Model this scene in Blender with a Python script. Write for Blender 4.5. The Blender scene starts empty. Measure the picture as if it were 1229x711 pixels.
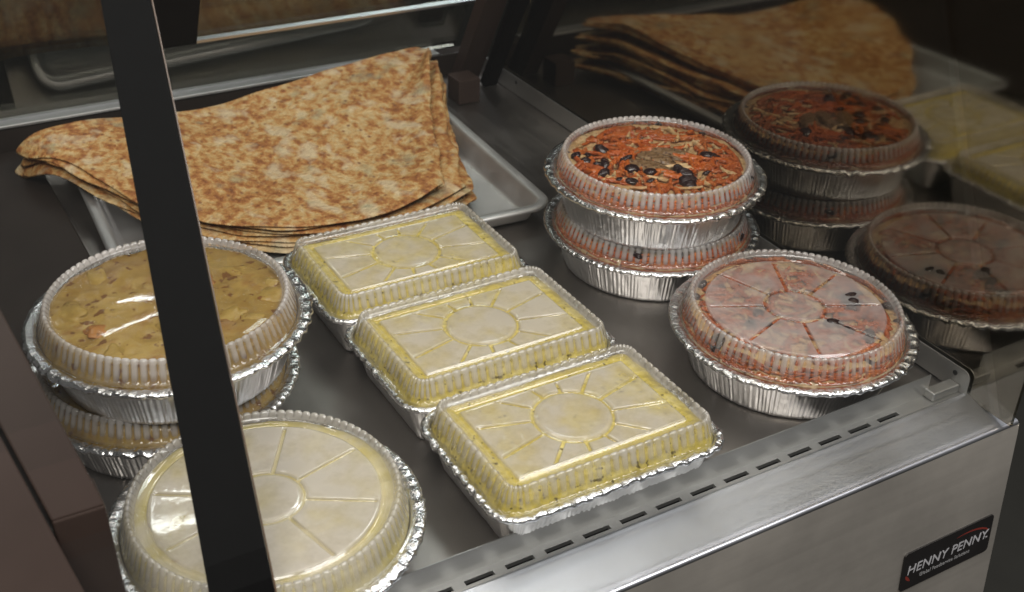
import bpy, bmesh, math, random
import numpy as np
from mathutils import Vector, Matrix, noise

random.seed(7)
rng = np.random.default_rng(7)
scene = bpy.context.scene
col = scene.collection

# ------------------------------------------------------------------ camera
CAM = (-0.3306, -0.544, 0.6313)
YAW, PIT, ROL, FPX = 0.5468, 0.5488, 0.0366, 1434.4
fwd = Vector((math.sin(YAW)*math.cos(PIT), math.cos(YAW)*math.cos(PIT), -math.sin(PIT)))
rt = Vector((math.cos(YAW), -math.sin(YAW), 0))
up = rt.cross(fwd)
rt2 = rt*math.cos(ROL) + up*math.sin(ROL)
up2 = -rt*math.sin(ROL) + up*math.cos(ROL)
cd = bpy.data.cameras.new('camera'); cam = bpy.data.objects.new('camera', cd); col.objects.link(cam)
M = Matrix((rt2, up2, -fwd)).transposed().to_4x4(); M.translation = Vector(CAM)
cam.matrix_world = M
cd.sensor_width = 36; cd.lens = FPX/1229*36
cd.clip_start = 0.02; cd.clip_end = 50
cd.dof.use_dof = True; cd.dof.focus_distance = 1.0; cd.dof.aperture_fstop = 10
scene.camera = cam

# ------------------------------------------------------------------ world, lamps, exposure
w = bpy.data.worlds.new('World'); scene.world = w; w.use_nodes = True
bg = w.node_tree.nodes['Background']
bg.inputs[0].default_value = (0.98, 0.95, 0.92, 1); bg.inputs[1].default_value = 0.10
def area(name, loc, target, sx, sy, power, color):
    l = bpy.data.lights.new(name, 'AREA'); l.shape = 'RECTANGLE'; l.size = sx; l.size_y = sy
    l.energy = power; l.color = color
    o = bpy.data.objects.new(name, l); col.objects.link(o); o.location = loc
    d = Vector(target) - Vector(loc)
    o.rotation_euler = d.to_track_quat('-Z', 'Y').to_euler()
    return o
area('case_lamp', (0.05, 0.42, 0.84), (0.05, 0.36, 0), 0.9, 0.05, 1.0, (1.0, 0.92, 0.82))
area('case_lamp', (0.05, 0.12, 0.82), (0.05, 0.2, 0), 0.9, 0.04, 1.3, (1.0, 0.94, 0.86))
area('ceiling_lamp', (-0.8, -1.3, 2.2), (0.1, 0.0, 0), 1.6, 1.0, 68, (1.0, 0.955, 0.90))
area('ceiling_lamp', (1.0, -1.1, 2.3), (0.3, 0.0, 0), 1.4, 1.0, 46, (0.98, 0.96, 0.97))
area('ceiling_lamp', (0.10, 2.7, 2.3), (0.3, 0.3, 0), 0.9, 0.05, 4, (0.98, 0.97, 1.0))
area('ceiling_lamp', (0.45, 3.5, 2.3), (0.3, 0.3, 0), 0.9, 0.05, 4.5, (0.98, 0.97, 1.0))
area('ceiling_lamp', (1.5, 1.6, 2.3), (0.3, 0.3, 0), 1.2, 0.5, 30, (0.92, 0.95, 1.0))
scene.view_settings.view_transform = 'Standard'
scene.view_settings.look = 'None'
scene.view_settings.gamma = 1
scene.view_settings.use_curve_mapping = False
scene.view_settings.exposure = -0.12
scene.render.engine = 'CYCLES'
scene.cycles.use_denoising = True
scene.cycles.max_bounces = 10
scene.cycles.transparent_max_bounces = 24
scene.cycles.caustics_reflective = False
scene.cycles.caustics_refractive = False
scene.cycles.sample_clamp_indirect = 4

# ------------------------------------------------------------------ material helpers
class NT:
    def __init__(self, name):
        self.m = bpy.data.materials.new(name); self.m.use_nodes = True
        self.t = self.m.node_tree; self.t.nodes.clear()
        self.out = self.n('ShaderNodeOutputMaterial')
    def n(self, typ, ins=None, **kw):
        x = self.t.nodes.new(typ)
        for k, v in kw.items(): setattr(x, k, v)
        for k, v in (ins or {}).items():
            if isinstance(v, bpy.types.NodeSocket): self.t.links.new(v, x.inputs[k])
            else: x.inputs[k].default_value = v
        return x
    def coord(self, kind='Object', scale=(1, 1, 1), rot=(0, 0, 0)):
        c = self.n('ShaderNodeTexCoord')
        return self.n('ShaderNodeMapping', {'Vector': c.outputs[kind], 'Scale': scale, 'Rotation': rot}).outputs[0]
    def noise(self, vec, scale, detail=4, rough=.55, dist=0):
        return self.n('ShaderNodeTexNoise', {'Vector': vec, 'Scale': scale, 'Detail': detail, 'Roughness': rough, 'Distortion': dist}).outputs[0]
    def voro(self, vec, scale, feature='F1', rnd=1.0):
        return self.n('ShaderNodeTexVoronoi', {'Vector': vec, 'Scale': scale, 'Randomness': rnd}, feature=feature).outputs[0]
    def ramp(self, fac, stops):
        r = self.n('ShaderNodeValToRGB', {'Fac': fac}); e = r.color_ramp.elements
        while len(e) < len(stops): e.new(0.5)
        for x, (p, c) in zip(e, stops):
            x.position = p
            x.color = (c, c, c, 1) if isinstance(c, (int, float)) else (*c, 1)
        return r.outputs[0]
    def mix(self, fac, a, b, mode='MIX'):
        x = self.n('ShaderNodeMix', data_type='RGBA', blend_type=mode)
        for i, v in ((0, fac), (6, a), (7, b)):
            if isinstance(v, bpy.types.NodeSocket): self.t.links.new(v, x.inputs[i])
            else: x.inputs[i].default_value = v if i == 0 else (*v, 1)
        return x.outputs[2]
    def math(self, op, a, b=0.0, c=0.0):
        x = self.n('ShaderNodeMath', operation=op)
        for i, v in enumerate((a, b, c)):
            if isinstance(v, bpy.types.NodeSocket): self.t.links.new(v, x.inputs[i])
            else: x.inputs[i].default_value = v
        return x.outputs[0]
    def bump(self, h, strength=.3, dist=.001):
        return self.n('ShaderNodeBump', {'Height': h, 'Strength': strength, 'Distance': dist}).outputs[0]
    def bsdf(self, **kw):
        ins = {k.replace('_', ' '): v for k, v in kw.items()}
        for k, v in list(ins.items()):
            if isinstance(v, tuple) and len(v) == 3 and 'Color' in k: ins[k] = (*v, 1)
        return self.n('ShaderNodeBsdfPrincipled', ins).outputs[0]
    def mixs(self, fac, a, b):
        return self.n('ShaderNodeMixShader', {0: fac, 1: a, 2: b}).outputs[0]
    def schlick(self, f0, normal=None):
        f = self.n('ShaderNodeLayerWeight', {'Blend': .5, **({'Normal': normal} if normal else {})}).outputs['Facing']
        return self.math('MULTIPLY_ADD', self.math('POWER', f, 5.0), 1-f0, f0)
    def done(self, s):
        self.t.links.new(s, self.out.inputs[0]); return self.m

def steel(name, base, rough, brush=(1.2, 260, 260), bstr=.12, var=.15, streak=.18):
    t = NT(name)
    v = t.coord('Object', brush)
    n1 = t.noise(v, 1.0, 3)
    v2 = t.coord('Object')
    n2 = t.noise(v2, 7, 5, .6)
    r = t.math('MULTIPLY_ADD', t.math('SUBTRACT', n1, .5), streak, rough)
    r = t.math('MULTIPLY_ADD', t.math('SUBTRACT', n2, .5), var*1.3, r)
    c = t.mix(t.ramp(n2, [(.35, 0.0), (.7, 1.0)]), tuple(b*.82 for b in base), base)
    return t.done(t.bsdf(Base_Color=c, Metallic=1.0, Roughness=r, Normal=t.bump(n1, bstr, .0004)))

M_deck = steel('deck_steel', (.42, .39, .365), .40, brush=(260, 2, 260), bstr=.10, var=.32)
M_ledge = steel('ledge_steel', (.62, .635, .67), .36, bstr=.03)
M_front = steel('front_steel', (.92, .87, .79), .55, bstr=.015, var=.06, streak=.05)
M_rail = steel('rail_steel', (.52, .515, .50), .50, bstr=.08)
M_pan = steel('sheet_pan_aluminium', (.86, .85, .84), .50, brush=(30, 30, 30), bstr=.05)

def simple(name, color, rough=.6, metal=0.0, nscale=40, var=.25, spec=.5):
    t = NT(name)
    n = t.noise(t.coord(), nscale, 4)
    c = t.mix(n, tuple(x*(1-var) for x in color), tuple(min(1, x*(1+var)) for x in color))
    return t.done(t.bsdf(Base_Color=c, Roughness=rough, Metallic=metal, Specular_IOR_Level=spec))
M_post = simple('brown_enamel', (.042, .029, .024), .34, nscale=6, var=.5, spec=.10)
M_black = simple('black_enamel', (.003, .003, .003), .5, spec=.03)
M_hole_shade = simple('hole_shade_black', (.004, .004, .004), .9)  # near-black colour stands in for the shade inside holes
M_wall = simple('dark_wall', (.014, .0145, .012), .8, nscale=3, spec=.05)
M_floor = simple('dark_floor', (.032, .031, .027), .8, nscale=5, spec=.05)
M_trim = simple('brown_edge', (.10, .06, .035), .3, nscale=20)
M_plate = simple('nameplate_black', (.012, .011, .011), .35)
M_print = simple('nameplate_silver', (.38, .38, .39), .4)
M_print2 = simple('nameplate_grey', (.22, .22, .22), .4)
M_red = simple('nameplate_red', (.17, .025, .018), .4)
M_dark_brown = simple('dark_brown', (.022, .017, .014), .45, nscale=8, var=.5, spec=.15)
M_rubber = simple('gasket_black', (.01, .01, .01), .6)

def foil(name, wr=55, strength=.5, rg0=.12):
    t = NT(name)
    v = t.coord()
    n1 = t.noise(v, wr, 5, .6, .6)
    n2 = t.voro(v, wr*2.2)
    h = t.math('MULTIPLY_ADD', n2, .5, n1)
    rg = t.math('MULTIPLY_ADD', n1, .18, rg0)
    return t.done(t.bsdf(Base_Color=(.86, .86, .87), Metallic=1.0, Roughness=rg, Normal=t.bump(h, strength, .003)))
M_foil = foil('aluminium_foil', 60, .2, .22)
M_foil_rim = foil('crimped_foil', 95, .55)

def lid_mat(name, tint, hz):
    """thin clear plastic; the mesh attribute 'haze' says where steam has condensed on its inside"""
    t = NT(name)
    rnd = t.n('ShaderNodeObjectInfo').outputs['Random']
    v = t.n('ShaderNodeVectorMath', {0: t.coord(), 1: t.n('ShaderNodeCombineXYZ', {0: rnd, 1: t.math('MULTIPLY', rnd, 3.7), 2: 0.0}).outputs[0]}, operation='ADD').outputs[0]
    a = t.n('ShaderNodeAttribute', attribute_name='haze').outputs['Fac']
    n = t.noise(v, 26, 4, .6)
    drops = t.ramp(t.voro(v, 330), [(.12, 1.0), (.3, 0.0)])
    gate = t.ramp(t.noise(v, 18, 2), [(.5, 0.0), (.62, 1.0)])
    drops = t.math('MULTIPLY', drops, gate)
    f = t.math('MULTIPLY', a, t.ramp(n, [(.32, .38), (.60, 1.05)]))
    f = t.math('MINIMUM', t.math('MULTIPLY', f, hz), .93)
    bmp = t.bump(t.math('MULTIPLY_ADD', drops, .6, t.math('MULTIPLY', n, .6)), .35, .0006)
    fres = t.math('MINIMUM', t.math('MULTIPLY', t.schlick(.047, bmp), 1.5), .85)
    tr = t.n('ShaderNodeBsdfTransparent', {'Color': (.965, .965, .955, 1)}).outputs[0]
    df = t.n('ShaderNodeBsdfDiffuse', {'Color': (*tint, 1)}).outputs[0]
    tl = t.n('ShaderNodeBsdfTranslucent', {'Color': (*tint, 1)}).outputs[0]
    hz_s = t.mixs(.45, df, tl)
    body = t.mixs(f, tr, hz_s)
    gl = t.n('ShaderNodeBsdfGlossy', {'Color': (1, 1, 1, 1), 'Roughness': .05, 'Normal': bmp}).outputs[0]
    return t.done(t.mixs(fres, body, gl))
M_lid = lid_mat('lid_plastic_steamed', (.78, .74, .70), 1.0)
M_lid_clear = lid_mat('lid_plastic_clear', (.84, .80, .78), 1.0)

def glass(name, refl, rcol, tint, rough=.0, f0=True):
    t = NT(name)
    tr = t.n('ShaderNodeBsdfTransparent', {'Color': (*tint, 1)}).outputs[0]
    n = t.noise(t.coord(), 6, 5, .65)
    rg = t.math('MULTIPLY_ADD', t.ramp(n, [(.45, 0.0), (.75, 1.0)]), .05, rough)
    gl = t.n('ShaderNodeBsdfGlossy', {'Color': (*rcol, 1), 'Roughness': rg}).outputs[0]
    fac = t.math('MINIMUM', t.math('ADD', t.schlick(.04), refl), 1.0)
    return t.done(t.mixs(fac, tr, gl))
M_side_glass = glass('coated_side_glass', .20, (.95, .85, .70), (.35, .36, .35), .045)
M_rear_glass = glass('coated_rear_glass', .025, (.95, .9, .8), (.8, .82, .8), .03)
M_front_glass = glass('front_glass', .0, (1, 1, 1), (.97, .975, .97))

# --- foods
def food_mat(name, c1, c2, c3, speck, sp_amt=.62, scale=60, rough=.35):
    t = NT(name); v = t.coord()
    n = t.noise(v, scale, 5, .6, .4); n2 = t.noise(v, scale*.35, 3)
    c = t.ramp(n, [(.3, c1), (.52, c2), (.72, c3)])
    c = t.mix(t.ramp(n2, [(.4, 0.0), (.65, .7)]), c, c1)
    s = t.ramp(t.noise(v, scale*3.2, 3), [(sp_amt, 0.0), (sp_amt+.04, 1.0)])
    c = t.mix(s, c, speck)
    h = t.math('ADD', n, t.voro(v, scale*2.4))
    return t.done(t.bsdf(Base_Color=c, Roughness=rough, Normal=t.bump(h, .6, .003)))
M_potato = food_mat('yellow_potato', (.62, .47, .05), (.75, .61, .17), (.80, .70, .38), (.14, .10, .01), .62)
M_mash = food_mat('green_yellow_mash', (.60, .49, .13), (.70, .62, .42), (.72, .63, .50), (.42, .26, .07), .69, 26)
M_stew = food_mat('braised_stew', (.30, .165, .03), (.47, .31, .075), (.30, .11, .025), (.18, .07, .012), .60, 30, .22)
M_rice = food_mat('pale_noodle_bed', (.58, .33, .13), (.70, .50, .27), (.62, .20, .06), (.06, .03, .02), .62, 70)
M_carrot = food_mat('shredded_carrot', (.38, .07, .014), (.52, .13, .026), (.60, .22, .06), (.22, .035, .01), .66, 90, .2)
M_olive = simple('black_olive', (.022, .010, .010), .18, nscale=80)
M_chunk = food_mat('potato_chunk', (.36, .215, .04), (.50, .34, .08), (.38, .18, .035), (.25, .10, .02), .62, 30, .25)
M_chunk2 = food_mat('carrot_chunk', (.40, .15, .03), (.50, .22, .05), (.40, .13, .03), (.25, .10, .02), .62, 45, .25)
M_fillet = food_mat('grey_brown_fillet', (.15, .085, .04), (.25, .15, .075), (.42, .31, .18), (.07, .03, .015), .58, 75, .16)

def bread_mat():
    t = NT('toasted_flatbread'); v = t.coord()
    big = t.noise(v, 8, 4, .6, .3)
    vr = t.coord('Object', (1.1, .8, 1), (0, 0, .5))
    mid = t.noise(vr, 92, 3.5, .6, .2)
    fine = t.noise(v, 210, 3, .6)
    sp = t.voro(vr, 70)
    k = t.math('MULTIPLY_ADD', t.math('SUBTRACT', big, .5), .4, mid)
    c = t.ramp(k, [(.34, (.60, .43, .21)), (.46, (.53, .315, .115)), (.55, (.43, .195, .055)), (.65, (.30, .11, .03)), (.80, (.17, .055, .017))])
    c = t.mix(t.ramp(sp, [(.08, .85), (.22, 0.0)]), c, (.21, .08, .03))
    pale = t.ramp(t.noise(vr, 34, 3, .5, .3), [(.56, 0.0), (.68, .75)])
    c = t.mix(pale, c, (.64, .52, .33))
    green = t.ramp(t.noise(v, 26, 2), [(.60, 0.0), (.72, .55)])
    c = t.mix(green, c, (.33, .32, .20))
    h = t.math('ADD', t.math('MULTIPLY', mid, 1.4), fine)
    return t.done(t.bsdf(Base_Color=c, Roughness=.6, Normal=t.bump(h, .7, .004)))
M_bread = bread_mat()

# ------------------------------------------------------------------ object helpers
def link(o, parent=None):
    col.objects.link(o); o.parent = parent; return o
def mesh_from(name, V, F, mat, smooth=True):
    m = bpy.data.meshes.new(name)
    m.from_pydata([tuple(map(float, v)) for v in V], [], F); m.materials.append(mat)
    if smooth: m.polygons.foreach_set('use_smooth', [True]*len(m.polygons))
    m.update(); return m
def obj(name, mesh, parent=None, loc=(0, 0, 0), rz=0):
    o = bpy.data.objects.new(name, mesh); link(o, parent); o.location = loc; o.rotation_euler[2] = rz; return o
def thing(name, label, cat, loc=(0, 0, 0), rz=0, group=None):
    o = bpy.data.objects.new(name, None); o.empty_display_size = .02
    link(o); o.location = loc; o.rotation_euler[2] = rz
    o['label'] = label; o['category'] = cat
    if group: o['group'] = group
    return o
def bevel_mod(o, wd=.001, seg=2):
    b = o.modifiers.new('bevel', 'BEVEL'); b.width = wd; b.segments = seg; b.limit_method = 'ANGLE'; b.angle_limit = .6
def box_mesh(name, lo, hi, mat):
    x0, y0, z0 = lo; x1, y1, z1 = hi
    V = [(x0,y0,z0),(x1,y0,z0),(x1,y1,z0),(x0,y1,z0),(x0,y0,z1),(x1,y0,z1),(x1,y1,z1),(x0,y1,z1)]
    F = [(0,3,2,1),(4,5,6,7),(0,1,5,4),(1,2,6,5),(2,3,7,6),(3,0,4,7)]
    return mesh_from(name, V, F, mat, False)
def box(name, lo, hi, mat, parent=None, bev=.001):
    o = obj(name, box_mesh(name, lo, hi, mat), parent)
    if bev: bevel_mod(o, bev)
    return o
def extrude_x(name, prof, x0, x1, mat, parent, n=1, smooth=False, closed=False):
    xs = np.linspace(x0, x1, n+1); V = []; F = []; k = len(prof)
    for x in xs: V += [(x, y, z) for y, z in prof]
    for i in range(n):
        for j in range(k if closed else k-1):
            j2 = (j+1) % k
            F.append((i*k+j, i*k+j2, (i+1)*k+j2, (i+1)*k+j))
    if closed: F += [tuple(range(k))[::-1], tuple(n*k+j for j in range(k))]
    return obj(name, mesh_from(name, V, F, mat, smooth), parent)
def prism_x(name, poly, x0, x1, mat, parent):
    """polygon in the YZ plane given thickness along X"""
    k = len(poly)
    V = [(x0, y, z) for y, z in poly] + [(x1, y, z) for y, z in poly]
    F = [tuple(range(k)), tuple(range(2*k-1, k-1, -1))] + [(j, (j+1) % k + 0, (j+1) % k + k, j+k) for j in range(k)]
    F = F[:2] + [(f[0], f[3], f[2], f[1]) for f in F[2:]]
    o = obj(name, mesh_from(name, V, F, mat, False), parent)
    return o
def arc(cx, cy, r, a0, a1, n=8):
    return [(cx+r*math.cos(a), cy+r*math.sin(a)) for a in np.linspace(a0, a1, n)]
def fix_normals(o):
    bm = bmesh.new(); bm.from_mesh(o.data); bmesh.ops.recalc_face_normals(bm, faces=bm.faces); bm.to_mesh(o.data); bm.free()

# ------------------------------------------------------------------ the setting
fl = obj('floor', mesh_from('floor', [(-4,-3,-.95),(5,-3,-.95),(5,4,-.95),(-4,4,-.95)], [(0,1,2,3)], M_floor, False)); fl['kind'] = 'structure'
bw = box('back_wall', (-4, 2.0, -.95), (5, 2.1, .45), M_wall, None, 0); bw['kind'] = 'structure'

# ------------------------------------------------------------------ the display case
case = thing('display_case', 'stainless steel heated display case with coated glass end pane and slotted front rail', 'display case', (0, 0, -.4))
def under_case(o):
    o.parent = case; o.location.z += .4; return o
XL, XG = -.62, .484
YR = .93
deck = under_case(box('deck', (XL, .0155, -.004), (XG, YR, 0), M_deck, None, 0))
# slotted rail: upright flange, channel floor with real slots
RX1 = .452
zt = .0242
slots = []
x = .408
while x > XL+.05:
    slots.append((x-.0240, x)); x -= .0342
V = []; F = []
def quad(a, b, c, d):
    i = len(V); V.extend([a, b, c, d]); F.append((i, i+1, i+2, i+3))
ys0, ys1 = .0040, .0086
quad((XL, 0, .002), (XG, 0, .002), (XG, ys0, .002), (XL, ys0, .002))
quad((XL, ys1, .002), (XG, ys1, .002), (XG, .0142, .002), (XL, .0142, .002))
edges = [XL] + [e for s in sorted(slots) for e in s] + [XG]
for i in range(0, len(edges), 2):
    quad((edges[i], ys0, .002), (edges[i+1], ys0, .002), (edges[i+1], ys1, .002), (edges[i], ys1, .002))
for a, b in slots:   # the slots' thickness
    for (p, q_) in (((a, ys0), (b, ys0)), ((b, ys0), (b, ys1)), ((b, ys1), (a, ys1)), ((a, ys1), (a, ys0))):
        quad((*p, .002), (*q_, .002), (*q_, -.0015), (*p, -.0015))
rail = under_case(obj('slotted_rail', mesh_from('slotted_rail', V, F, M_rail, False)))
fl_prof = [(.0142, .0005), (.0142, zt-.0006), (.0145, zt), (.0151, zt), (.0154, zt-.0006), (.0154, .0005)]
upright = under_case(extrude_x('rail_upright', fl_prof, XL, RX1, M_rail, None, 1, False, True)); fix_normals(upright)
recess = under_case(box('slot_light_block', (XL, -.0005, -.03), (XG, .0150, -.012), M_hole_shade, None, 0))  # added black liner, with walls below, keeps stray light out of the slots
for nm, lo, hi in (('light_block_wall', (XL, -.0012, -.03), (XG, -.0006, .0012)), ('light_block_wall', (XL, .0144, -.03), (XG, .0152, -.0045))):
    under_case(box(nm, lo, hi, M_hole_shade, None, 0))
# folded ledge with rounded nose
prof = [(0, .0018), (-.0004, .0034), (-.0014, .0040), (-.0026, .0038), (-.0036, .0034)]
prof += [(-.0036-(t_*.0384), .0034-t_*.0094) for t_ in np.linspace(.1, 1, 8)]
prof += arc(-.0430, -.0092, .0032, math.radians(77), math.radians(190), 9)
ledge = under_case(extrude_x('front_ledge', prof, XL, .507, M_ledge, None, 24, True))
yf0 = prof[-1][0]; zf0 = prof[-1][1]
def yf(z): return yf0 - .085*(zf0 - z)
pr = [(yf(zf0)+.0004, zf0)] + [(yf(z), z) for z in (-.02, -.1, -.2, -.3, -.395)]
front = under_case(extrude_x('front_panel', pr, XL, .509, M_front, None, 12, True))
endp = under_case(prism_x('end_panel', [(yf0, zf0-.002), (yf(-.395), -.395), (.92, -.395), (.92, -.006), (.0, -.006), (-.04, -.012)], .5075, .5087, M_front, None)); fix_normals(endp)
# side upright along the end of the deck, rounded at the front, with black discs painted as shaded rivet holes
poly = [(-.004, .003), (-.004, .018)] + [(-.004+.008*(1-math.cos(a)), .018+.008*math.sin(a)) for a in np.linspace(.2, math.pi/2, 6)] + [(YR, .026), (YR, .001), (.0, .0025)]
side = under_case(prism_x('side_upright', poly, XG-.0022, XG-.001, M_rail, None)); fix_normals(side)
def disc_x(name, x, y, z, r, mat, th=.0006, n=16):
    return prism_x(name, [(y+r*math.cos(a), z+r*math.sin(a)) for a in np.linspace(0, 2*math.pi, n, endpoint=False)], x-th, x, mat, None)
for (yy, zz) in ((.012, .0185), (.80, .0185)):
    h_ = under_case(disc_x('hole_disc', XG-.0022, yy, zz, .0024, M_hole_shade)); fix_normals(h_)
# corner bracket joining rail and side upright
br = under_case(box('corner_bracket', (RX1-.004, .0035, .0022), (XG-.0024, .0158, .0105), M_rail, None, .0015))
# coated glass end pane (stands on deck end)
pane_poly = [(-.052, -.0005), (.90, .0), (.52, .72), (.0, .72), (-.052, .40)]
sg = under_case(prism_x('end_glass', pane_poly, XG+.0015, XG+.0055, M_side_glass, None)); fix_normals(sg)
gk = under_case(box('end_gasket', (XG-.0008, .03, .0), (XG+.0010, .90, .006), M_rubber, None, 0))

# rear: sill, leaning door panes, steel post
sill = under_case(box('rear_sill', (XL, .906, .0), (.47, .93, .033), M_dark_brown, None, .002))
under_case(box('sill_trim', (XL, .903, .0335), (.415, .93, .0375), M_rail, None, .001))
under_case(box('added_dark_sheet', (XL, .43, .0004), (-.148, .90, .006), M_dark_brown, None, .002))  # added dark sheet, darkens the rear-left deck by its colour
LEAN = .55
def rear_slab(name, x0, x1, y0, z0, z1, th, mat):
    n = Vector((0, 1, LEAN)).normalized()*th
    pts = [(y0, z0), (y0-LEAN*(z1-z0), z1), (y0-LEAN*(z1-z0)+n.y, z1+n.z), (y0+n.y, z0+n.z)]
    o = prism_x(name, pts, x0, x1, mat, None); fix_normals(o); return under_case(o)
rear_slab('rear_pane', XL, .445, .915, .040, .70, .005, M_rear_glass)
rear_slab('rear_post', .418, .452, .86, .0, .70, .02, M_post)
rear_slab('rear_post', .455, .476, .845, .0, .70, .012, M_black)
box_o = under_case(box('post_foot', (.392, .80, .0), (.425, .835, .035), M_post, None, .002))
# inner sliding pane with bright ground edge and black printed border
y_in = lambda z: .885 - LEAN*(z-.04)
zi = .134
inner = rear_slab('sliding_pane', -.004, .445, y_in(zi), zi, .70, .005, M_rear_glass)
rear_slab('pane_edge', .052, .445, y_in(zi)-.0005, zi-.0045, zi-.0005, .0058, M_ledge)
rear_slab('pane_border', -.004, .0515, y_in(zi)-.0012, zi-.0045, .70, .0010, M_black)

# front left pane: clear glass leaning back, black printed band along its right edge
def front_slab(name, p0, p1, x0, x1, k0, k1, s0, s1, off, th, mat):
    """slab in the leaning plane through p0, p1 (y, z); its edges run x0+k0*s and x1+k1*s"""
    d = (Vector((0, *p1))-Vector((0, *p0))).normalized(); n = Vector((0, -d.z, d.y)); b = Vector((0, *p0))+n*off
    V = []
    for o_ in (0, th):
        for s_, x_, k_ in ((s0, x0, k0), (s0, x1, k1), (s1, x1, k1), (s1, x0, k0)):
            p = b+d*s_+n*o_; V.append((x_+k_*s_, p.y, p.z))
    F = [(0,3,2,1),(4,5,6,7),(0,1,5,4),(1,2,6,5),(2,3,7,6),(3,0,4,7)]
    o = obj(name, mesh_from(name, V, F, mat, False)); fix_normals(o); return under_case(o)
PL = ((0.0, .078), (.25, .378)); PRT = ((0.0, .078), (.167, .440))
front_slab('glass_band', *PL, -.2100, -.1705, .10, .08, -.09, .55, .0052, .0008, M_black)
front_slab('glass_edge_trim', *PL, -.1698, -.1689, .08, .08, -.09, .55, -.0004, .006, M_trim)
front_slab('front_glass', *PRT, -.60, .4800, 0, 0, -.09, .62, 0, .005, M_front_glass)

# left end post: slanted steel extrusion with a groove, ending on a foot block
def beam(name, a, b, uvec, vvec, mat):
    a, b, uvec, vvec = map(Vector, (a, b, uvec, vvec))
    V = [a, a+uvec, a+uvec+vvec, a+vvec, b, b+uvec, b+uvec+vvec, b+vvec]
    F = [(0,3,2,1),(4,5,6,7),(0,1,5,4),(1,2,6,5),(2,3,7,6),(3,0,4,7)]
    o = obj(name, mesh_from(name, V, F, mat, False)); fix_normals(o); bevel_mod(o, .0012); return under_case(o)
E1 = Vector((-.2515, .012, .142)); E2 = Vector((-.282, .1, .259)); dv = (E2-E1)
A_ = E1+dv*.14; B_ = E1+dv*2.2; D_ = E1-dv*1.1
beam('end_post', A_, B_, (-.030, 0, 0), (0, .03, -.03), M_post)
beam('end_post_cover', D_+Vector((-.032, -.004, .0)), B_+Vector((-.032, -.004, .0)), (-.05, 0, 0), (0, .03, -.03), M_post)
beam('end_post_cover', D_+Vector((-.084, -.002, .0)), B_+Vector((-.084, -.002, .0)), (-.09, 0, 0), (0, .03, -.03), M_post)
beam('post_foot', A_+Vector((0, -.0005, -.0005)), A_+Vector((.0046, -.004, -.15)), (-.030, 0, 0), (0, .03, 0), M_post)

# nameplate on the front panel
def front_pt(x, z, off=0): return Vector((x, yf(z)-off, z))
px0, px1, pz0, pz1 = .3835, .4985, -.1470, -.1045
rot = Matrix.Rotation(math.pi/2 , 4, 'X')
slope = math.atan(.085)
plate_m = Matrix.Translation(front_pt((px0+px1)/2, (pz0+pz1)/2, .0009)) @ Matrix.Rotation(math.pi/2 - slope, 4, 'X')
pw, ph = px1-px0, pz1-pz0
def round_rect(w_, h_, r, n=6):
    pts = []
    for cx, cy, a in ((w_/2-r, h_/2-r, 0), (-w_/2+r, h_/2-r, 90), (-w_/2+r, -h_/2+r, 180), (w_/2-r, -h_/2+r, 270)):
        pts += arc(cx, cy, r, math.radians(a), math.radians(a+90), n)
    return pts
def flat_solid(name, pts, z0, z1, mat):
    k = len(pts)
    V = [(x, y, z0) for x, y in pts]+[(x, y, z1) for x, y in pts]
    F = [tuple(range(k))[::-1], tuple(range(k, 2*k))]+[(j, (j+1) % k, (j+1) % k+k, j+k) for j in range(k)]
    return mesh_from(name, V, F, mat, False)
plate = obj('nameplate', flat_solid('nameplate', round_rect(pw, ph, .004), -.0007, .0007, M_plate))
plate.parent = case; plate.matrix_basis = Matrix.Translation((0, 0, .4)) @ plate_m
plate['label'] = 'black nameplate with silver lettering and two red swooshes'
def text_obj(name, s, size, loc, mat, shear=.12, sx=1.0, bold=0.0):
    cu = bpy.data.curves.new(name, 'FONT'); cu.body = s; cu.size = size; cu.shear = shear
    cu.align_x = 'CENTER'; cu.align_y = 'CENTER'; cu.extrude = .00015; cu.offset = bold
    cu.space_character = 1.02
    t_ = bpy.data.objects.new(name, cu); col.objects.link(t_)
    bpy.context.view_layer.update()
    me = bpy.data.meshes.new_from_object(t_.evaluated_get(bpy.context.evaluated_depsgraph_get()))
    bpy.data.objects.remove(t_)
    me.materials.clear(); me.materials.append(mat)
    o = obj(name, me, plate, loc); o.scale = (sx, 1, 1); return o
text_obj('lettering', 'HENNY PENNY', .0142, (0.000, .0002, .0009), M_print, .15, 1.06, .00002)
text_obj('small_lettering', 'Global Foodservice Solutions', .0054, (-.002, -.0105, .0009), M_print2, .15, 1.0, 0)
text_obj('trademark', '™', .004, (.0515, -.004, .0009), M_print, 0, 1, 0)
def swoosh(cx, cy, r, a0, a1, w_):
    n = 20; V = []; F = []
    for i, a in enumerate(np.linspace(a0, a1, n)):
        th = w_*math.sin(math.pi*(i+.4)/(n+.2))**.7
        V += [(cx+(r-th)*math.cos(a)*2.4, cy+(r-th)*math.sin(a), .0008), (cx+r*math.cos(a)*2.4, cy+r*math.sin(a), .0008)]
        if i: F.append((2*i-2, 2*i-1, 2*i+1, 2*i))
    return obj('swoosh', mesh_from('swoosh', V, F, M_red, False), plate)
swoosh(.024, .002, .0125, math.radians(10), math.radians(120), .0018)
swoosh(-.030, -.006, .0095, math.radians(172), math.radians(222), .0016)

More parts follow.
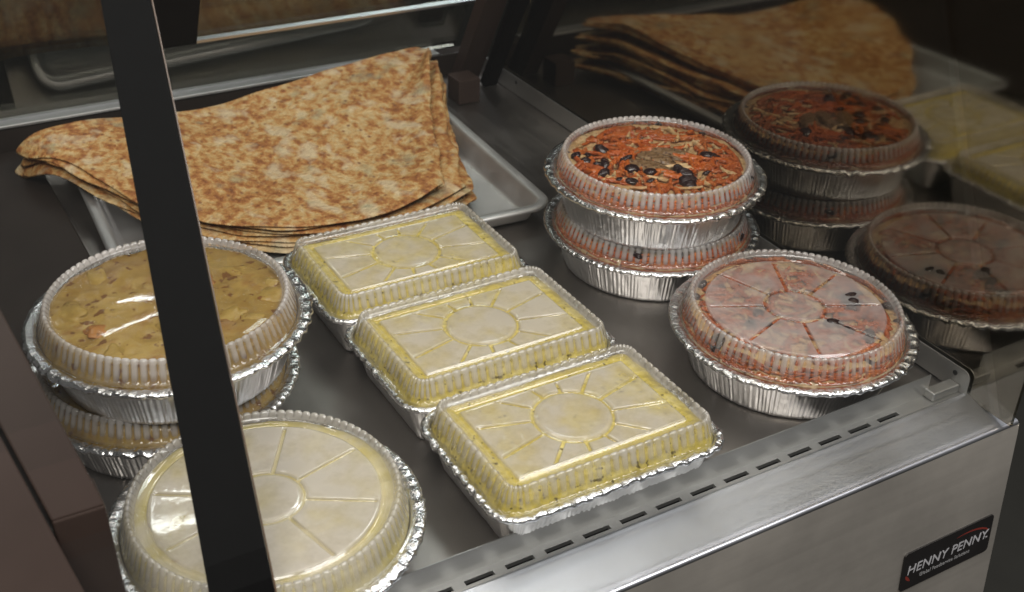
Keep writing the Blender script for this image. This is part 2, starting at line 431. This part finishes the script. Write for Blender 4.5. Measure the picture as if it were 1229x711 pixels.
# ------------------------------------------------------------------ foil pans and lids
def per_noise(fmin, fmax, n, seed):
    r = np.random.default_rng(seed); fs = r.integers(fmin, fmax, n); ph = r.uniform(0, 6.283, n); am = r.uniform(.4, 1, n)
    def f(t): return sum(a*np.sin(k*t+p) for k, p, a in zip(fs, ph, am))/math.sqrt(n)
    return f
def grid_faces(nr, na, close_in=False):
    F = []
    for i in range(nr-1):
        for j in range(na):
            j2 = (j+1) % na
            F.append((i*na+j, i*na+j2, (i+1)*na+j2, (i+1)*na+j))
    return F
def rounded_path(w_, d_, rad, n):
    """closed rounded rectangle sampled by n points equally spaced along its length; returns pts, outward normals, length"""
    segs = []
    L1, L2, La = w_-2*rad, d_-2*rad, math.pi/2*rad
    tot = 2*(L1+L2)+4*La
    P = np.zeros((n, 2)); N = np.zeros((n, 2))
    for i in range(n):
        s = i/n*tot
        # start at middle of right side, counter-clockwise
        s2 = s + 0
        s2 -= L2/2
        if s2 < 0: P[i] = (w_/2, s2+L2/2); N[i] = (1, 0); continue
        done = False
        corners = [((w_/2-rad, d_/2-rad), 0), ((-w_/2+rad, d_/2-rad), 90), ((-w_/2+rad, -d_/2+rad), 180), ((w_/2-rad, -d_/2+rad), 270)]
        lens = [L1, L2, L1, L2/2]
        dirs = [(-1, 0), (0, -1), (1, 0), (0, 1)]
        nor = [(0, 1), (-1, 0), (0, -1), (1, 0)]
        for (c, a), ln, dr, no in zip(corners, lens, dirs, nor):
            if s2 < La:
                t_ = math.radians(a)+s2/rad; P[i] = (c[0]+rad*math.cos(t_), c[1]+rad*math.sin(t_)); N[i] = (math.cos(t_), math.sin(t_)); done = True; break
            s2 -= La
            ae = math.radians(a+90); e = (c[0]+rad*math.cos(ae), c[1]+rad*math.sin(ae))
            if s2 < ln: P[i] = (e[0]+dr[0]*s2, e[1]+dr[1]*s2); N[i] = no; done = True; break
            s2 -= ln
        if not done: P[i] = (w_/2, -1e-6); N[i] = (1, 0)
    return P, N, tot
def smooth(a, b, x): t_ = np.clip((x-a)/(b-a), 0, 1); return t_*t_*(3-2*t_)

class Shape:
    """outline family: inset(d) gives the outline moved inward by d"""
    def __init__(self, kind, na):
        self.kind, self.na = kind, na
        self.t = np.linspace(0, 2*math.pi, na, endpoint=False)
        if kind == 'round':
            self.P = np.c_[np.cos(self.t), np.sin(self.t)]*.1135; self.N = np.c_[np.cos(self.t), np.sin(self.t)]; self.L = 2*math.pi*.1135
        else:
            self.P, self.N, self.L = rounded_path(.214, .151, .026, na)
    def at(self, d):
        """outline inset by d (scalar or array)"""
        d = np.broadcast_to(np.asarray(d, float), (self.na,))
        if self.kind == 'round': return self.P - self.N*d[:, None]
        # keep corners from crossing: straight inset with radius shrink
        p = self.P - self.N*np.minimum(d, .0245)[:, None]; e = np.maximum(d-.0245, 0)
        return p*np.c_[(.107-.0245-e)/(.107-.0245), (.0755-.0245-e)/(.0755-.0245)]
PH = .045

def make_pan(shape, seed):
    na = shape.na; t_ = shape.t
    pl = per_noise(120, 220, 14, seed); pl2 = per_noise(20, 70, 8, seed+1)
    base_in = .0235 if shape.kind == 'round' else .019
    prof = [(base_in+.004, .0008), (base_in, .0022)]
    for k in np.linspace(.08, 1, 9): prof.append((base_in+((.0112 if shape.kind == 'round' else .0074)-base_in)*k, .0022+(PH-.0022)*k))
    rows = []
    for i, (d, z) in enumerate(prof):
        k = 0 if i < 1 else 1
        amp = (.0004 if shape.kind == 'round' else .0003)
        off = amp*k*(pl(t_) + .7*pl2(t_+z*3))
        p = shape.at(d+off)
        rows.append(np.c_[p, np.full(na, z)])
    # bottom
    c = np.mean(rows[0], axis=0)
    V = np.vstack(rows); F = grid_faces(len(rows), na)
    V = np.vstack([V, [[0, 0, .0012]]]); ci = len(V)-1
    F += [(ci, (j+1) % na, j) for j in range(na)]
    return mesh_from('foil_wall', V, F, M_foil)
def make_rim(shape, seed):
    na = shape.na; t_ = shape.t
    n1 = per_noise(34, 62, 10, seed); n2 = per_noise(90, 190, 12, seed+3); n3 = per_noise(3, 9, 5, seed+5)
    prof = [(.0112, PH), (.0098, PH+.0009), (.0070, PH+.0015), (.0042, PH+.0017), (.0018, PH+.0013), (.0004, PH+.0002), (.0, PH-.0012), (.0009, PH-.0026), (.0026, PH-.0030)]
    rows = []
    for i, (d, z) in enumerate(prof):
        k = smooth(0, 4, i)
        dz = k*(.00075*n1(t_)+.00038*n2(t_+i*.01)+.0006*n3(t_))
        dd = k*(.00065*n1(t_+.02)+.0003*n2(t_))
        p = shape.at((d if shape.kind == 'round' else d*.66)+dd)
        rows.append(np.c_[p, z+dz])
    V = np.vstack(rows)
    return mesh_from('foil_rim', V, grid_faces(len(rows), na), M_foil_rim)

LH = .029
def make_lid(shape, pattern, mat, seed, wall_haze_glint=.55, haze_top=.9, dome=0.0, lowh=.15):
    na = shape.na; t_ = shape.t
    nfl = int(round(shape.L*.86/.0068))
    if shape.kind == 'round':
        ph = t_*nfl
        H = .0245 if pattern == 'spokes' else .0205; rc = .0265; nsp = 8; pin = .0325; shelf = .0225
    else:
        ph = np.arange(na)/na*2*math.pi*nfl
        H = .0215; rc = .0315; nsp = 12; pin = .030; shelf = .0205
    flute = 1-(1-np.abs(np.cos(ph/2)))**2.0      # rounded ribs
    rows = []; hz = []; kind = []
    def add(d, z, h): rows.append(np.c_[shape.at(d), np.broadcast_to(z, (na,))]); hz.append(np.broadcast_to(h, (na,)))
    d_b = .0125 if shape.kind == 'round' else .0085     # foot of the wall
    add(d_b-.004, PH+.0021, .1); add(d_b-.0013, PH+.0024, .15)
    wob = per_noise(2, 6, 4, seed)
    nw = 9
    for i in range(nw):
        k = i/(nw-1)
        d = d_b + .0045*k + (.0021*(1-flute))*smooth(0, .15, np.array(k)) - .0004
        z = PH+.003 + (H-.0075)*k
        add(d, z, wall_haze_glint*(.10+.90*flute**2.2)*(lowh+(1-lowh)*smooth(0.05, .6, np.array(k))))  # condensation, with rib highlights painted in as extra white
    # bead on the shoulder
    bead = flute
    for a in (20, 45, 70, 90, 115, 140, 165):
        ar = math.radians(a)
        d = d_b+.0045+.0021*(1-bead)*math.cos(ar)*.9*(a < 90) + .0026*(1-math.cos(ar))
        z = PH+H-.0045+.0045*math.sin(ar)*(.62+.38*bead)
        add(d, z, wall_haze_glint*(.6+.5*bead))
    zs = PH+H-.0052
    d_e = d_b+.0045+.0026*2
    if pattern == 'spokes':
        add(d_e+.0008, zs, wall_haze_glint*.8)
        zp = PH+H-.0056
        add(shelf+.002, zp-.0002, .22)
        # channel round the panels
        ch = pin-.004
        add(ch, zp-.0012, .12); add(ch+.0012, zp-.0028, .04); add(ch+.0028, zp-.0028, .04); add(pin, zp-.0004, .6); add(pin+.0012, zp, haze_top)
        outer = shape.at(pin+.0012)
        nr = 40
        wv = per_noise(2, 5, 4, seed+9)
        for i in range(1, nr+1):
            k = 1-i/nr
            ci = rc*np.c_[np.cos(np.arctan2(outer[:, 1], outer[:, 0])), np.sin(np.arctan2(outer[:, 1], outer[:, 0]))]
            # first outline -> circle (rows 0..28), then the circle -> centre
            ksplit = .30
            if k > ksplit:
                kk = (k-ksplit)/(1-ksplit); p = ci*1.12*(1-kk)+outer*kk
            else:
                p = ci*1.12*(k/ksplit)
            r = np.hypot(p[:, 0], p[:, 1]); an = np.arctan2(p[:, 1], p[:, 0])
            g = np.zeros(na)
            a0 = (.5*2*math.pi/nsp) if shape.kind != 'round' else .0
            da = (an-a0+math.pi/nsp) % (2*math.pi/nsp)-math.pi/nsp
            dist = np.abs(r*np.sin(da))
            endfade = 1.0 if shape.kind == 'round' else smooth(1.0, .96, np.array(k))
            g = np.maximum(g, (1-smooth(.0007, .0021, dist))*smooth(rc-.002, rc, r)*endfade)
            g = np.maximum(g, 1-smooth(.0008, .0022, np.abs(r-rc)))
            sag = -.0006*np.cos(np.minimum(r/.09, 1)*math.pi/2)+.0003*wv(an)*smooth(0, .05, r)
            rows.append(np.c_[p, zp-.0024*g+sag]); hz.append(haze_top*(1-.93*g))
    else:
        # plain domed top with a shallow ring step
        add(d_e+.0008, zs+.0004, wall_haze_glint*.5)
        Rm = .1135
        for d in list(np.linspace(.025, .060, 9))+[.062, .0635, .065]+list(np.linspace(.070, .1130, 8)):
            r = Rm-d
            step = (0 if dome else -.0016)*smooth(.0625, .0645, np.array(d))
            z = zs+.0002+dome*(1-(r/.092)**2)+step + .0003*wob(t_)*(r/.09)
            add(d, z, haze_top)
    V = np.vstack(rows); F = grid_faces(len(rows), na)
    # close the centre
    c = V[-na:].mean(axis=0); V = np.vstack([V, [c]]); ci_ = len(V)-1; b = (len(rows)-1)*na
    F += [(b+j, b+(j+1) % na, ci_) for j in range(na)]
    m = mesh_from('plastic_lid', V, F, mat)
    at = m.attributes.new('haze', 'FLOAT', 'POINT')
    at.data.foreach_set('value', np.concatenate([np.concatenate(hz), [float(np.mean(hz[-1]))]]).astype(np.float32))
    return m

def make_food(shape, mat, top, seed, rough=.0015, fs=55):
    """filling: rises from the rim of the pan to a lumpy top just under the lid"""
    na = 160 if shape.kind == 'round' else 200
    sh = Shape(shape.kind, na)
    prof = [(.0125, PH-.006), (.0128, PH+.001), (.0150, PH+.004), (.0165, PH+top*.55), (.0180, PH+top*.85), (.0215, PH+top)]
    rows = []
    off = Vector((seed*3.1, seed*1.7, 0))
    sub = 0 if shape.kind == 'round' else .004
    for d, z in prof: rows.append(np.c_[sh.at(d-sub), np.full(na, z)])
    outer = sh.at(.0215-sub)
    for k in np.linspace(.95, .03, 22): rows.append(np.c_[outer*k, np.full(na, PH+top)])
    V = np.vstack(rows)
    for i in range(na, len(V)):
        p = Vector(V[i])
        h = noise.noise(p*fs+off)*.8+noise.noise(p*fs*2.7+off)*.4
        edge = 1.0
        V[i, 2] += rough*h*edge - rough*.4
        if i < 5*na:
            rr = np.hypot(V[i, 0], V[i, 1]); V[i, :2] *= 1+.35*rough*h/rr
    F = grid_faces(len(rows), na)
    V = np.vstack([V, [[0, 0, PH+top]]]); b = (len(rows)-1)*na
    F += [(b+j, b+(j+1) % na, len(V)-1) for j in range(na)]
    return mesh_from('food', V, F, mat)

def shreds_mesh(name, n, seed, R, zf, mat, ln=(.018, .042), wd=(.0014, .0026), z_j=.002, rmin=0.0):
    r = np.random.default_rng(seed); V = []; F = []
    for _ in range(n):
        rad = R*r.uniform(rmin, 1)**.42; a = r.uniform(0, 6.283)
        c = np.array([rad*math.cos(a), rad*math.sin(a)]); th = r.uniform(0, 6.283)+0
        L = r.uniform(*ln); W_ = r.uniform(*wd); cv = r.uniform(-45, 45); ns = 6
        z0 = zf(rad)+r.uniform(-z_j, z_j*.35); tz = r.uniform(-.05, .05)
        pts = []; x_, y_ = c-np.array([math.cos(th), math.sin(th)])*L/2; hd = th-cv*L/2
        for s in range(ns+1):
            pts.append((x_, y_, hd)); x_ += math.cos(hd)*L/ns; y_ += math.sin(hd)*L/ns; hd += cv*L/ns
        b = len(V)
        for s, (x_, y_, hd) in enumerate(pts):
            rr = math.hypot(x_, y_)
            if rr > R+.004: f_ = (R+.004)/rr; x_ *= f_; y_ *= f_; rr = R+.004
            z = min(z0+tz*(s/ns-.5)*L*1.0, zf(rr)+.0007)-(0 if rr < R*.9 else (rr-R*.9)*.9)
            nx, ny = -math.sin(hd), math.cos(hd); tp = W_*(.55 if s in (0, ns) else 1)/2
            V += [(x_+nx*tp, y_+ny*tp, z), (x_, y_, z+W_*.38), (x_-nx*tp, y_-ny*tp, z), (x_, y_, z-W_*.3)]
            if s:
                p0 = b+4*(s-1); q0 = b+4*s
                for e in range(4): F.append((p0+e, p0+(e+1) % 4, q0+(e+1) % 4, q0+e))
        F += [(b, b+1, b+2, b+3), (b+4*ns+3, b+4*ns+2, b+4*ns+1, b+4*ns)]
    return mesh_from(name, V, F, mat)
def blob_mesh(name, mat, sx, sy, sz, seed, sub=3, amp=.18, fr=2.2, hole=False):
    bm = bmesh.new(); bmesh.ops.create_icosphere(bm, subdivisions=sub, radius=1)
    o = Vector((seed*2.3, seed, 0))
    for v in bm.verts:
        k = 1+amp*noise.noise(v.co*fr+o)
        p = v.co.copy()*k
        if hole and p.z > .55: p.z -= (p.z-.55)*1.6
        v.co = Vector((p.x*sx, p.y*sy, p.z*sz))
    m = bpy.data.meshes.new(name); bm.to_mesh(m); bm.free(); m.materials.append(mat)
    m.polygons.foreach_set('use_smooth', [True]*len(m.polygons)); return m

ROUND = Shape('round', 720); RECT = Shape('rect', 640)
PAN_R = [make_pan(ROUND, 11), make_pan(ROUND, 31)]; RIM_R = [make_rim(ROUND, 12), make_rim(ROUND, 32), make_rim(ROUND, 52)]
PAN_Q = make_pan(RECT, 21); RIM_Q = [make_rim(RECT, 22), make_rim(RECT, 42)]
LID_SPOKE = make_lid(ROUND, 'spokes', M_lid, 3, .74, .84)
LID_SPOKE_D = make_lid(ROUND, 'spokes', M_lid_clear, 3, .66, .60)
LID_PLAIN = make_lid(ROUND, 'plain', M_lid_clear, 4, .84, .02, .0)
LID_DOME = make_lid(ROUND, 'plain', M_lid_clear, 5, .82, .04, .010, .4)
LID_RECT = make_lid(RECT, 'spokes', M_lid, 6, .76, .84)

def container(name, label, group, loc, rz, pan, rim, lid, food, cat='foil container'):
    t_ = thing(name, label, cat, loc, rz, group)
    wl = obj('foil_wall', pan, t_); obj('foil_rim', rim, wl)
    obj('plastic_lid', lid, t_)
    fd = obj('food', food, t_)
    return t_, fd

# three oblong trays in a column
GQ = 'oblong foil trays in a row'
FOODQ = [make_food(RECT, M_potato, .0128, s, .0020, 45) for s in (1, 2, 3)]
LQ = ['oblong foil tray of yellow potatoes resting against the slotted steel rail',
      'oblong foil tray of yellow potatoes in the middle of the three',
      'oblong foil tray of yellow potatoes touching the flatbread']
for i, (x_, y_, rz) in enumerate(((.107, .0755, 0), (.107, .2252, .004), (.106, .3738, -.006))):
    container('foil_tray', LQ[i], GQ, (x_, y_, 0), rz, PAN_Q, RIM_Q[i % 2], LID_RECT, FOODQ[i], 'foil tray')

GR = 'round foil pans with clear lids'
# A: potato mash, near the left post
FA = make_food(ROUND, M_mash, .0155, 8, .0018, 50)
container('foil_pan', 'round foil pan of pale mash with steamed spoked lid behind the black glass band', GR, (-.140, .094, 0), .25, PAN_R[0], RIM_R[0], LID_SPOKE, FA, 'foil pan')
# B: two stacked pans of stew
FB = make_food(ROUND, M_stew, .0120, 12, .003, 42)
chunkA = [blob_mesh('potato_piece', M_chunk, .016, .011, .0052, s, 3, .55, 1.6) for s in (1, 2, 3)]
chunkB = [blob_mesh('carrot_piece', M_chunk2, .012, .010, .005, s, 3, .5, 1.6) for s in (4, 5)]
SEP = .0615
def stew(t_, fd, seed, n=34):
    r = np.random.default_rng(seed); placed = []
    tries = 0
    while len(placed) < n and tries < 900:
        tries += 1
        rad = .082*math.sqrt(r.uniform(0, 1)); a = r.uniform(0, 6.283); p = (rad*math.cos(a), rad*math.sin(a))
        if any(math.hypot(p[0]-q_[0], p[1]-q_[1]) < .016 for q_ in placed): continue
        placed.append(p)
        if r.random() < .72: o = obj('potato_piece', chunkA[r.integers(3)], fd)
        else: o = obj('carrot_piece', chunkB[r.integers(2)], fd)
        o.location = (*p, PH+.0092); o.rotation_euler = (r.uniform(-.2, .2), r.uniform(-.2, .2), r.uniform(0, 6.28))
        s = r.uniform(.7, 1.1); o.scale = (s, s, s*.8)
tB2, fB2 = container('foil_pan', 'round foil pan under the domed stew pan, lower of its stack', GR, (-.153, .306, 0), 1.1, PAN_R[1], RIM_R[1], LID_PLAIN, FB, 'foil pan')
tB1, fB1 = container('foil_pan', 'round foil pan of yellow brown stew under a clear domed lid, top of its stack', GR, (-.144, .292, SEP), .4, PAN_R[0], RIM_R[2], LID_DOME, FB, 'foil pan')
stew(tB1, fB1, 5, 15); stew(tB2, fB2, 6, 8)
# C, D: carrots and olives
zf = lambda rad: PH+.0132-.5*max(0, rad-.087)
SHR = [shreds_mesh('carrot_shreds', 210, s, .092, zf, M_carrot, (.018, .044), (.0040, .0085), .0020) for s in (61, 62)]
SHR_P = [shreds_mesh('noodle_shreds', 40, s, .091, zf, M_rice, (.014, .03), (.004, .008), .0014) for s in (71,)]
OL = [blob_mesh('olive', M_olive, .0082, .0066, .0050, s, 3, .15, 1.5) for s in (1, 2)]
FIL = [blob_mesh('fillet', M_fillet, .030, .012, .0050, s, 3, .35, 1.8) for s in (9, 10, 11)]
def wall_shreds(seed, n=330):
    r = np.random.default_rng(seed); V = []; F = []
    for _ in range(n):
        a = r.uniform(0, 6.283); z = PH+.0002+.0125*r.uniform(0, 1)**1.2; L = r.uniform(.010, .028); W_ = r.uniform(.002, .0045); tl = r.uniform(-.35, .35)
        b = len(V)
        for s_ in range(5):
            t_ = (s_/4-.5)*L; zz = min(max(z+t_*tl, PH+.0006), PH+.014)
            rr = .1006-.0062*(zz-PH)/.02; an = a+t_/rr
            for dr, dz in ((.0006, 0), (-.0002, W_/2), (-.0014, 0), (-.0002, -W_/2)):
                V.append(((rr+dr)*math.cos(an), (rr+dr)*math.sin(an), zz+dz))
            if s_:
                p0 = b+4*(s_-1); q0 = b+4*s_
                for e in range(4): F.append((p0+e, p0+(e+1) % 4, q0+(e+1) % 4, q0+e))
        F += [(b, b+1, b+2, b+3), (b+19, b+18, b+17, b+16)]
    return mesh_from('carrot_wall_shreds', V, F, M_carrot)
WALLS = [wall_shreds(81), wall_shreds(82)]
FC = make_food(ROUND, M_rice, .0118, 15, .0025, 60)
def carrots(t_, fd, seed, n_ol, k, side=True, fil=True):
    a = obj('carrot_shreds', SHR[k % 2], fd, rz=seed*.7); a['kind'] = 'stuff'
    b = obj('noodle_shreds', SHR_P[0], fd, rz=seed*1.3); b['kind'] = 'stuff'
    r = np.random.default_rng(seed); cl = [(r.uniform(.04, .075), r.uniform(0, 6.28)) for _ in range(5)]
    for i in range(n_ol):
        if i % 3 != 2:
            cr, ca = cl[i % 5]; p = np.array([cr*math.cos(ca), cr*math.sin(ca)])+r.normal(0, .014, 2)
        else:
            an = r.uniform(0, 6.28); p = .092*np.array([math.cos(an), math.sin(an)])
        rad = math.hypot(*p)
        if rad > .0925: p *= .0925/rad; rad = .0925
        o = obj('olive', OL[i % 2], fd, (p[0], p[1], zf(rad)+.0004 if i % 3 != 2 else PH+r.uniform(.003, .010))); o.rotation_euler = (r.uniform(-.6, .6), r.uniform(-.6, .6), r.uniform(0, 6))
        s = r.uniform(.55, 1.15); o.scale = (s*r.uniform(.7, 1.25), s, s*r.uniform(.6, 1))
    wa = obj('carrot_wall_shreds', WALLS[k % 2], fd, rz=seed*1.9); wa['kind'] = 'stuff'
    if fil:
        for q_, (fx, fy, fa) in enumerate(((.0, .020, .2), (.004, -.002, -.1), (-.004, -.022, .25))): obj('fillet', FIL[q_], fd, (fx, fy, PH+.0112), fa)
tC2, fC2 = container('foil_pan', 'round foil pan of carrot and olive dish, lower of its stack', GR, (.374, .337, 0), .8, PAN_R[0], RIM_R[0], LID_PLAIN, FC, 'foil pan')
tC1, fC1 = container('foil_pan', 'round foil pan of shredded carrot and black olives under flat clear lid, topping its stack', GR, (.369, .333, SEP+.001), 2.0, PAN_R[1], RIM_R[1], LID_PLAIN, FC, 'foil pan')
carrots(tC1, fC1, 3, 36, 0); carrots(tC2, fC2, 4, 22, 1)
tD, fD = container('foil_pan', 'single round foil pan of carrot dish with steamed spoked lid beside the rail corner', GR, (.374, .1165, 0), .33, PAN_R[1], RIM_R[2], LID_SPOKE_D, FC, 'foil pan')
carrots(tD, fD, 9, 24, 1, fil=False)

# ------------------------------------------------------------------ sheet pan
def sheet_pan(cx, cy, wx, wy, rz):
    t_ = thing('sheet_pan', 'shallow aluminium sheet pan under the folded flatbreads', 'baking tray', (cx, cy, 0), rz)
    na = 96; rows = []
    prof = [(.026, .0015), (.0225, .0022), (.0195, .006), (.0135, .0235), (.012, .0262), (.0095, .0272), (.003, .0272), (.0008, .0262), (.0, .0245), (.0008, .0228), (.003, .0222)]
    base, N, _ = rounded_path(wx, wy, .030, 240)
    V = np.vstack([np.c_[base-N*d, np.full(240, z)] for d, z in prof])
    F = grid_faces(len(prof), 240)
    wall = mesh_from('tray_wall', V, F, M_pan); obj('tray_wall', wall, t_)
    inner_ = base-N*.026
    Vf = np.vstack([np.c_[inner_, np.full(240, .0015)], [[0, 0, .0012]]])
    obj('tray_floor', mesh_from('tray_floor', Vf, [(j, (j+1) % 240, 240) for j in range(240)], M_pan, False), t_)
    return t_
sheet_pan(.104, .668, .470, .42, -.055)

# ------------------------------------------------------------------ flatbreads: rounds folded into wedges, stacked
O0 = np.array([.372, .842])
def flatbread(label, zlo, seed, R0, a0, a1, gap, dro, ox=0):
    """folded wedge; runs from the open arc side across the lower leaf, round the fold on the right, and back over the top leaf"""
    r = np.random.default_rng(seed)
    na, nr = 46, 40
    wav = per_noise(2, 7, 6, seed); wav2 = per_noise(5, 14, 6, seed+2)
    off = Vector((seed*5.3, seed*2.1, 0))
    path = []
    # angle parameter: a0 = rear-left, a1 = right edge
    for i in range(na): path.append((a0+(a1-a0)*i/(na-1), 0.0))
    for k in np.linspace(-80, 80, 7)[0:]: path.append((a1+.020*math.cos(math.radians(k)), .5+.5*math.sin(math.radians(k))))
    for i in range(na): path.append((a1+(a0-a1)*i/(na-1), 1.0))
    V = []
    for (a, lv) in path:
        ar = math.radians(a) if abs(a) > 10 else a
        for j in range(nr+1):
            s = j/nr
            Rl = R0*(1+.012*float(wav(np.array(math.radians(a)*2.2+lv*1.7)))+.006*float(wav2(np.array(math.radians(a)*3+lv))))
            s_e = .03+s*.97
            rr = s_e*Rl*float(np.interp(a, [180, 195, 207, 213, 218, 223, 231, 240, 247, 252], [.552, .518, .5, .489, .479, .467, .432, .382, .338, .315]))
            fr = (a-a0)/(a1-a0)                    # 0 rear-left .. 1 right
            fr_c = min(max(fr, 0), 1)
            ae = math.radians(a) + .05*s*s*fr_c*(1 if lv > .5 else .4)
            x_ = O0[0]+ox+rr*math.cos(ae); y_ = O0[1]+rr*math.sin(ae)
            nearc = float(smooth(.0, .25, np.array(s)))
            fold = float(smooth(.86, 1.0, np.array(fr_c)))
            g = gap*(.45+(1.0+.35*math.sin(s*9+seed))*fold*nearc)
            z = zlo*(1+1.15*(1-float(smooth(.0, .75, np.array(s))))+.45*nearc*float(smooth(.72, 1.0, np.array(fr_c)))*(1-.6*s)-.08*float(smooth(.55, 1, np.array(s)))) + lv*g
            p = Vector((x_, y_, 0))
            z += .0030*noise.noise(p*14+off)+.0014*noise.noise(p*40+off)
            x_ += fold*.006*noise.noise(Vector((s*7, seed, lv)))
            # the left tip lies over the pan's rim and droops outside it
            tip = float(smooth(.50, .85, np.array(s)))*float(smooth(.55, .1, np.array(fr_c)))
            z += (.036-.45*zlo)*tip
            over = max(0, -.135-x_)
            z -= dro*over*over*22
            # front edge sags towards the tray
            z -= .06*zlo*float(smooth(.80, 1, np.array(s)))*float(smooth(.15, .5, np.array(fr_c)))
            V.append((x_, y_, max(z, .0045)))
    n1 = nr+1; F = []
    for i in range(len(path)-1):
        for j in range(nr): F.append((i*n1+j, (i+1)*n1+j, (i+1)*n1+j+1, i*n1+j+1))
    o = obj('flatbread', mesh_from('flatbread', V, F, M_bread))
    so = o.modifiers.new('thickness', 'SOLIDIFY'); so.thickness = .0026; so.offset = 0
    ss = o.modifiers.new('smooth', 'SUBSURF'); ss.levels = 1; ss.render_levels = 1
    o['label'] = label; o['category'] = 'flatbread'; o['group'] = 'folded flatbreads stacked on the sheet pan'
    return o
flatbread('bottom folded flatbread of the stack, lying on the sheet pan', .007, 3, 1.025, 180, 246.5, .007, 1.1, .014)
flatbread('second folded flatbread from the bottom of the stack', .016, 5, 1.015, 181.5, 246, .007, .9, .012)
flatbread('third folded flatbread, directly under the topmost one', .025, 8, 1.0, 183, 245.5, .007, .6, .006)
flatbread('topmost folded flatbread with blotchy browned upper face', .034, 13, .99, 181, 243.0, .007, .65, -.004)
